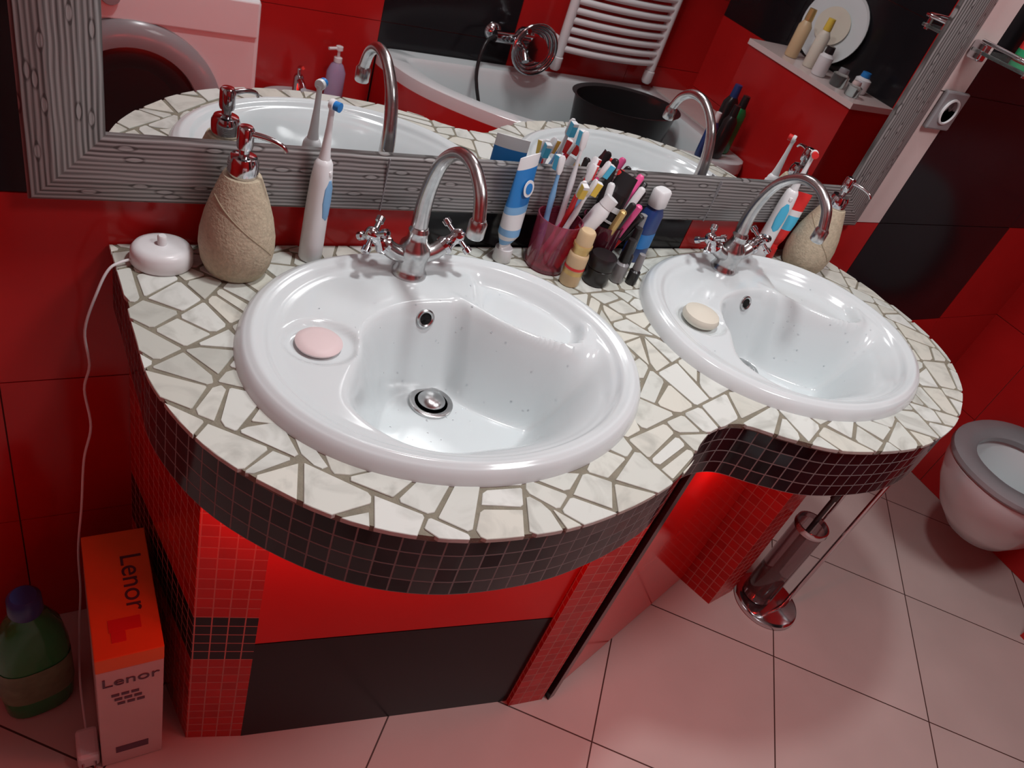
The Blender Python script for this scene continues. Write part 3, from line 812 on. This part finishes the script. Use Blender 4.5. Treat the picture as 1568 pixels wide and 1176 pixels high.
loft('lid', [(0, .178, .215), (.004, .184, .222), (.014, .184, .222), (.018, .176, .214)], M_grey, T, n=2.5, seg=48, loc=(0, .065, .66), rot=(math.radians(82), 0, 0))
B = group('bidet', (.80, YB+.006, 0))
rings('bowl', [(0, .10, .40, 0), (.06, .11, .40, 0), (.25, .15, .49, 0), (.37, .178, .53, 0), (.40, .18, .535, 0), (.407, .172, .525, .01), (.404, .145, .49, .13), (.37, .135, .475, .15), (.30, .08, .40, .2), (.29, .02, .32, .28)], M_cer, B)
lathe('tap_body', [(.022, .405), (.022, .412), (.017, .42), (.017, .47), (.012, .478)], M_chrome, B, loc=(0, .075, 0))
tube('tap_spout', [(0, .075, .455), (0, .11, .468), (0, .145, .455)], .010, M_chrome, B, smooth_sub=4)
tube('tap_lever', [(0, .075, .475), (0, .07, .50), (0, .11, .515)], .006, M_chrome, B, smooth_sub=4)
G = group('hand_soap_bottle', (.93, YB+.07, .409))
loft('bottle', [(0, .030, .022), (.004, .033, .025), (.09, .033, .025), (.115, .022, .018), (.125, .012, .012)], M_lav, G)
lathe('pump', [(.014, .125), (.014, .14), (.005, .142), (.005, .165), (.012, .166), (.012, .178), (.001, .18)], M_plw, G)
tube('nozzle', [(0, 0, .172), (-.04, .01, .170)], .005, M_plw, G)

W = group('washing_machine', (.235, -1.425, 0))
box('body', (0, 0, .43), (.60, .57, .835), M_plw, W, .012)
box('control_panel', (0, .288, .800), (.585, .012, .09), M_plw, W, .004)
box('detergent_drawer', (-.2, .2955, .800), (.15, .004, .06), M_grey, W, .002)
lathe('program_knob', [(.022, 0), (.022, .012), (.019, .018), (.001, .018)], M_grey, W, loc=(-.05, .294, .812), rot=(math.radians(-90), 0, 0))
lathe('door_ring', [(.215, -.004), (.215, .012), (.205, .022), (.18, .030), (.155, .026), (.15, .010)], M_grey, W, seg=56, loc=(0, .286, .545), rot=(math.radians(-90), 0, 0), caps=False)
lathe('door_glass', [(.155, .014), (.13, .020), (.10, .014), (.05, .006), (.001, .004)], M_blk, W, seg=56, loc=(0, .286, .545), rot=(math.radians(-90), 0, 0))
box('door_handle', (.175, .318, .545), (.03, .014, .09), M_plw, W, .004)
box('plinth', (0, .286, .05), (.58, .006, .07), M_plw, W, .002)

TB = group('corner_bathtub')
tb = catmull([(2.36, -1.712, 0), (2.36, -1.38, 0), (2.36, -1.04, 0), (2.12, -1.01, 0), (1.75, -1.07, 0), (1.42, -1.18, 0), (1.17, -1.40, 0), (1.085, -1.60, 0), (1.12, -1.712, 0), (1.5, -1.712, 0), (2.0, -1.712, 0)], 6, closed=True)
tb = [(min(p.x, 2.362), max(p.y, YB+.007)) for p in tb]
cx, cy = 1.80, -1.40
def tring(k, z, ks=None):
    return [(cx+(x-cx)*k, cy+(y-cy)*(ks or k), z) for x, y in tb]
lev = [tring(1, 0), tring(1, .54), tring(1.0, .56), tring(.995, .58), tring(.98, .585), tring(.88, .583, .80), tring(.86, .57, .77), tring(.80, .40, .70), tring(.72, .22, .58), tring(.5, .18, .40), tring(.02, .17, .02)]
vs, fs, fm = [], [], []
NT = len(tb)
for L_ in lev: vs += L_
for i in range(len(lev)-1):
    for k in range(NT):
        fs.append((i*NT+k, i*NT+(k+1) % NT, (i+1)*NT+(k+1) % NT, (i+1)*NT+k)); fm.append(1 if i == 0 else 0)
mesh('tub_shell', vs, fs, [M_cer, M_red], TB, fmat=fm)
G = group('bath_mixer', (1.60, YB+.006, .70))
tube('mixer_body', [(-.09, .05, 0), (.09, .05, 0)], .022, M_chrome, G)
tube('mixer_outlet', [(0, .05, 0), (0, .12, -.01), (0, .16, -.04)], .014, M_chrome, G, smooth_sub=4)
for s in (-1, 1): lathe('mixer_wall_rose', [(.035, 0), (.03, .012), (.014, .02), (.014, .05)], M_chrome, G, loc=(s*.075, 0, 0), rot=(math.radians(-90), 0, 0))
tube('mixer_lever', [(0, .05, .02), (0, .08, .05), (0, .13, .06)], .009, M_chrome, G, smooth_sub=3)
for k in range(4):
    tube('shower_hose', [(.05+(.055+.012*k)*math.cos(a), .085+.012*k, -.005+(.055+.012*k)*math.sin(a)) for a in [2*math.pi*i/28 for i in range(28)]], .007, M_chrome, G, closed=True, seg=10)
lathe('shower_head', [(.012, -.03), (.02, -.01), (.042, .0), (.044, .012), (.001, .014)], M_chrome, G, loc=(.05, .13, 0), rot=(math.radians(-70), 0, 0))
tube('hose_drop', [(-.09, .05, 0), (-.14, .08, -.03), (-.16, .12, -.14), (-.12, .20, -.30)], .007, M_blk, G, smooth_sub=5, seg=10)
G = group('towel_radiator', (2.035, YB+.006, .04))
for s in (-1, 1):
    tube('post', [(s*.235, .06, .63), (s*.235, .06, 1.45)], .019, M_plw, G)
    for z in (.68, 1.40): tube('bracket', [(s*.235, 0, z), (s*.235, .06, z)], .012, M_plw, G)
z = .66
while z < 1.43:
    tube('rung', [(-.235, .062, z), (-.12, .085, z), (0, .092, z), (.12, .085, z), (.235, .062, z)], .0125, M_plw, G, smooth_sub=4)
    z += .036
    if abs(z-.95) < .02 or abs(z-1.2) < .02: z += .04
for s in (-1, 1): lathe('valve', [(.016, 0), (.022, .01), (.022, .05), (.016, .055)], M_plw, G, loc=(s*.235, .06, .575))
G = group('black_laundry_basin', (1.98, -1.37, .186))
loft('basin', [(.0, .15, .09), (.30, .21, .13), (.44, .23, .145), (.445, .245, .16), (.44, .225, .14), (.30, .20, .125), (.02, .14, .08)], M_blk, G, seg=40)
LB = group('tiled_ledge')
LZ = .955
prism('ledge_body', [(2.37, -.74), (2.37, -1.29), (XR-.006, -1.29), (XR-.006, -.74)], 0, LZ-.02, M_red, LB)
prism('ledge_top', [(2.365, -.735), (2.365, -1.295), (XR-.006, -1.295), (XR-.006, -.735)], LZ-.02, LZ, M_pink, LB)
prism('tub_surround', [(2.37, -1.292), (2.37, YB+.006), (XR-.006, YB+.006), (XR-.006, -1.292)], 0, .585, M_pink, LB)
G = group('decorative_plate', (2.575, -1.14, LZ+.002), (0, math.radians(8), 0))
loft('plate', [(0, .09, .11), (.006, .11, .13), (.012, .13, .15), (.009, .13, .15)], M_cer, G, loc=(-.006, 0, .13), rot=(0, math.radians(-90), 0), seg=40)
loft('plate_center', [(0.001, .065, .08), (.003, .065, .08)], M_soap2, G, loc=(-.020, 0, .13), rot=(0, math.radians(-90), 0), seg=40)
for (nm, x, y, h, r, a, b) in [('lotion_bottle', 2.45, -1.15, .17, .025, M_beige, M_gold), ('lotion_bottle', 2.46, -1.06, .17, .024, M_soap2, M_yel), ('perfume_bottle', 2.43, -.98, .10, .026, M_plw, M_blk), ('cream_jar', 2.44, -.89, .06, .03, M_glass, M_grey), ('cream_jar', 2.52, -.86, .07, .028, M_plw, M_blue), ('cream_jar', 2.43, -.81, .05, .026, M_glass, M_pink)]:
    G = group(nm, (x, y, LZ+.001))
    lathe('body', [(r*.9, 0), (r, .004), (r, h*.65), (r*.6, h*.75), (r*.5, h*.78)], a, G)
    lathe('cap', [(r*.6, h*.76), (r*.62, h*.8), (r*.55, h), (.001, h+.001)], b, G)
for (x, y, h, r, a, b) in [(2.28, -1.10, .22, .03, M_green, M_blk), (2.20, -1.048, .20, .028, M_blk, M_blk), (2.30, -1.18, .23, .032, M_blk, M_dblue), (2.12, -1.04, .17, .022, M_dblue, M_plw)]:
    G = group('shampoo_bottle', (x, y, .586))
    loft('body', [(0, r*.9, r*.6), (.004, r, r*.7), (h*.7, r, r*.7), (h*.8, r*.5, r*.5)], a, G, n=2.6)
    lathe('cap', [(r*.5, h*.79), (r*.52, h*.8), (r*.45, h), (.001, h+.001)], b, G)

# ------------------------------------------------------------------ outlet, glass shelf
G = group('wall_outlet', (1.665, -.005, 1.200))
box('plate', (0, -.006, 0), (.082, .011, .082), M_grey, G, .004)
lathe('socket_rim', [(.027, 0), (.027, .004), (.0235, .005), (.022, -.002)], M_plw, G, loc=(0, -.011, 0), rot=(math.radians(90), 0, 0), caps=False)
lathe('socket_well', [(.0235, .0005), (.001, .0005)], M_grey, G, loc=(0, -.0115, 0), rot=(math.radians(90), 0, 0))
for s in (-1, 1): lathe('socket_hole', [(.003, .0015), (.0005, .0015)], M_hole, G, loc=(s*.0095, -.0115, 0), rot=(math.radians(90), 0, 0))
G = group('glass_shelf', (1.865, -.005, 1.325))
box('glass', (0, -.07, 0), (.50, .13, .007), M_glass, G, .002)
tube('rail', [(-.25, -.02, .02), (-.255, -.08, .02), (-.24, -.135, .02), (0, -.138, .02), (.24, -.135, .02), (.255, -.08, .02), (.25, -.02, .02)], .004, M_chrome, G, smooth_sub=4)
for s in (-1, 1):
    box('bracket', (s*.235, -.015, 0), (.022, .03, .035), M_chrome, G, .004)
    tube('rail_post', [(s*.238, -.128, -.008), (s*.238, -.128, .022)], .005, M_chrome, G)
G = group('deodorant_can', (1.735, -.055, 1.329))
lathe('can', [(.022, 0), (.023, .003), (.023, .012), (.023, .10), (.018, .112)], M_redp, G)
lathe('can_base', [(.0233, .001), (.0233, .022)], M_gprint, G, caps=False)
lathe('cap', [(.019, .11), (.019, .14), (.001, .142)], M_plw, G)
G = group('lotion_bottle', (1.805, -.055, 1.329))
loft('bottle', [(0, .026, .02), (.004, .03, .022), (.09, .03, .022), (.11, .014, .014)], M_plw, G)
lathe('cap', [(.015, .11), (.014, .135), (.001, .136)], M_redp, G)

# ------------------------------------------------------------------ lights
def lamp(x, y, z, size, power, col=(.98, .98, .99)):
    G = group('ceiling_lamp', (x, y, z))
    lathe('housing', [(size*.55, .03), (size*.55, ZC-z-.001), (.001, ZC-z-.001)], M_plw, G, caps=False)
    la = bpy.data.lights.new('lamp_light', 'AREA'); la.shape = 'DISK'; la.size = size; la.energy = power; la.color = col
    o = bpy.data.objects.new('lamp_light', la); COL.objects.link(o); o.parent = G
lamp(.60, -.28, 2.40, .15, 12)
lamp(1.25, -1.05, 2.40, .45, 15.5)
w = bpy.data.worlds.new('World'); S.world = w; w.use_nodes = True
w.node_tree.nodes['Background'].inputs[0].default_value = (.8, .75, .75, 1); w.node_tree.nodes['Background'].inputs[1].default_value = .2

# ------------------------------------------------------------------ camera
cam = bpy.data.cameras.new('camera'); co = bpy.data.objects.new('camera', cam); COL.objects.link(co)
cam.sensor_width = 36; cam.lens = 36*1185/1568; cam.clip_start = .01
r = Vector((.8581, -.4264, .2858)).normalized(); f = Vector((.5064, .6132, -.6058)).normalized()
u = r.cross(f).normalized(); r = f.cross(u).normalized()
Mx = Matrix((( r.x, u.x, -f.x, 0), (r.y, u.y, -f.y, -1.007), (r.z, u.z, -f.z, 1.5), (0, 0, 0, 1)))
co.matrix_world = Mx
S.camera = co
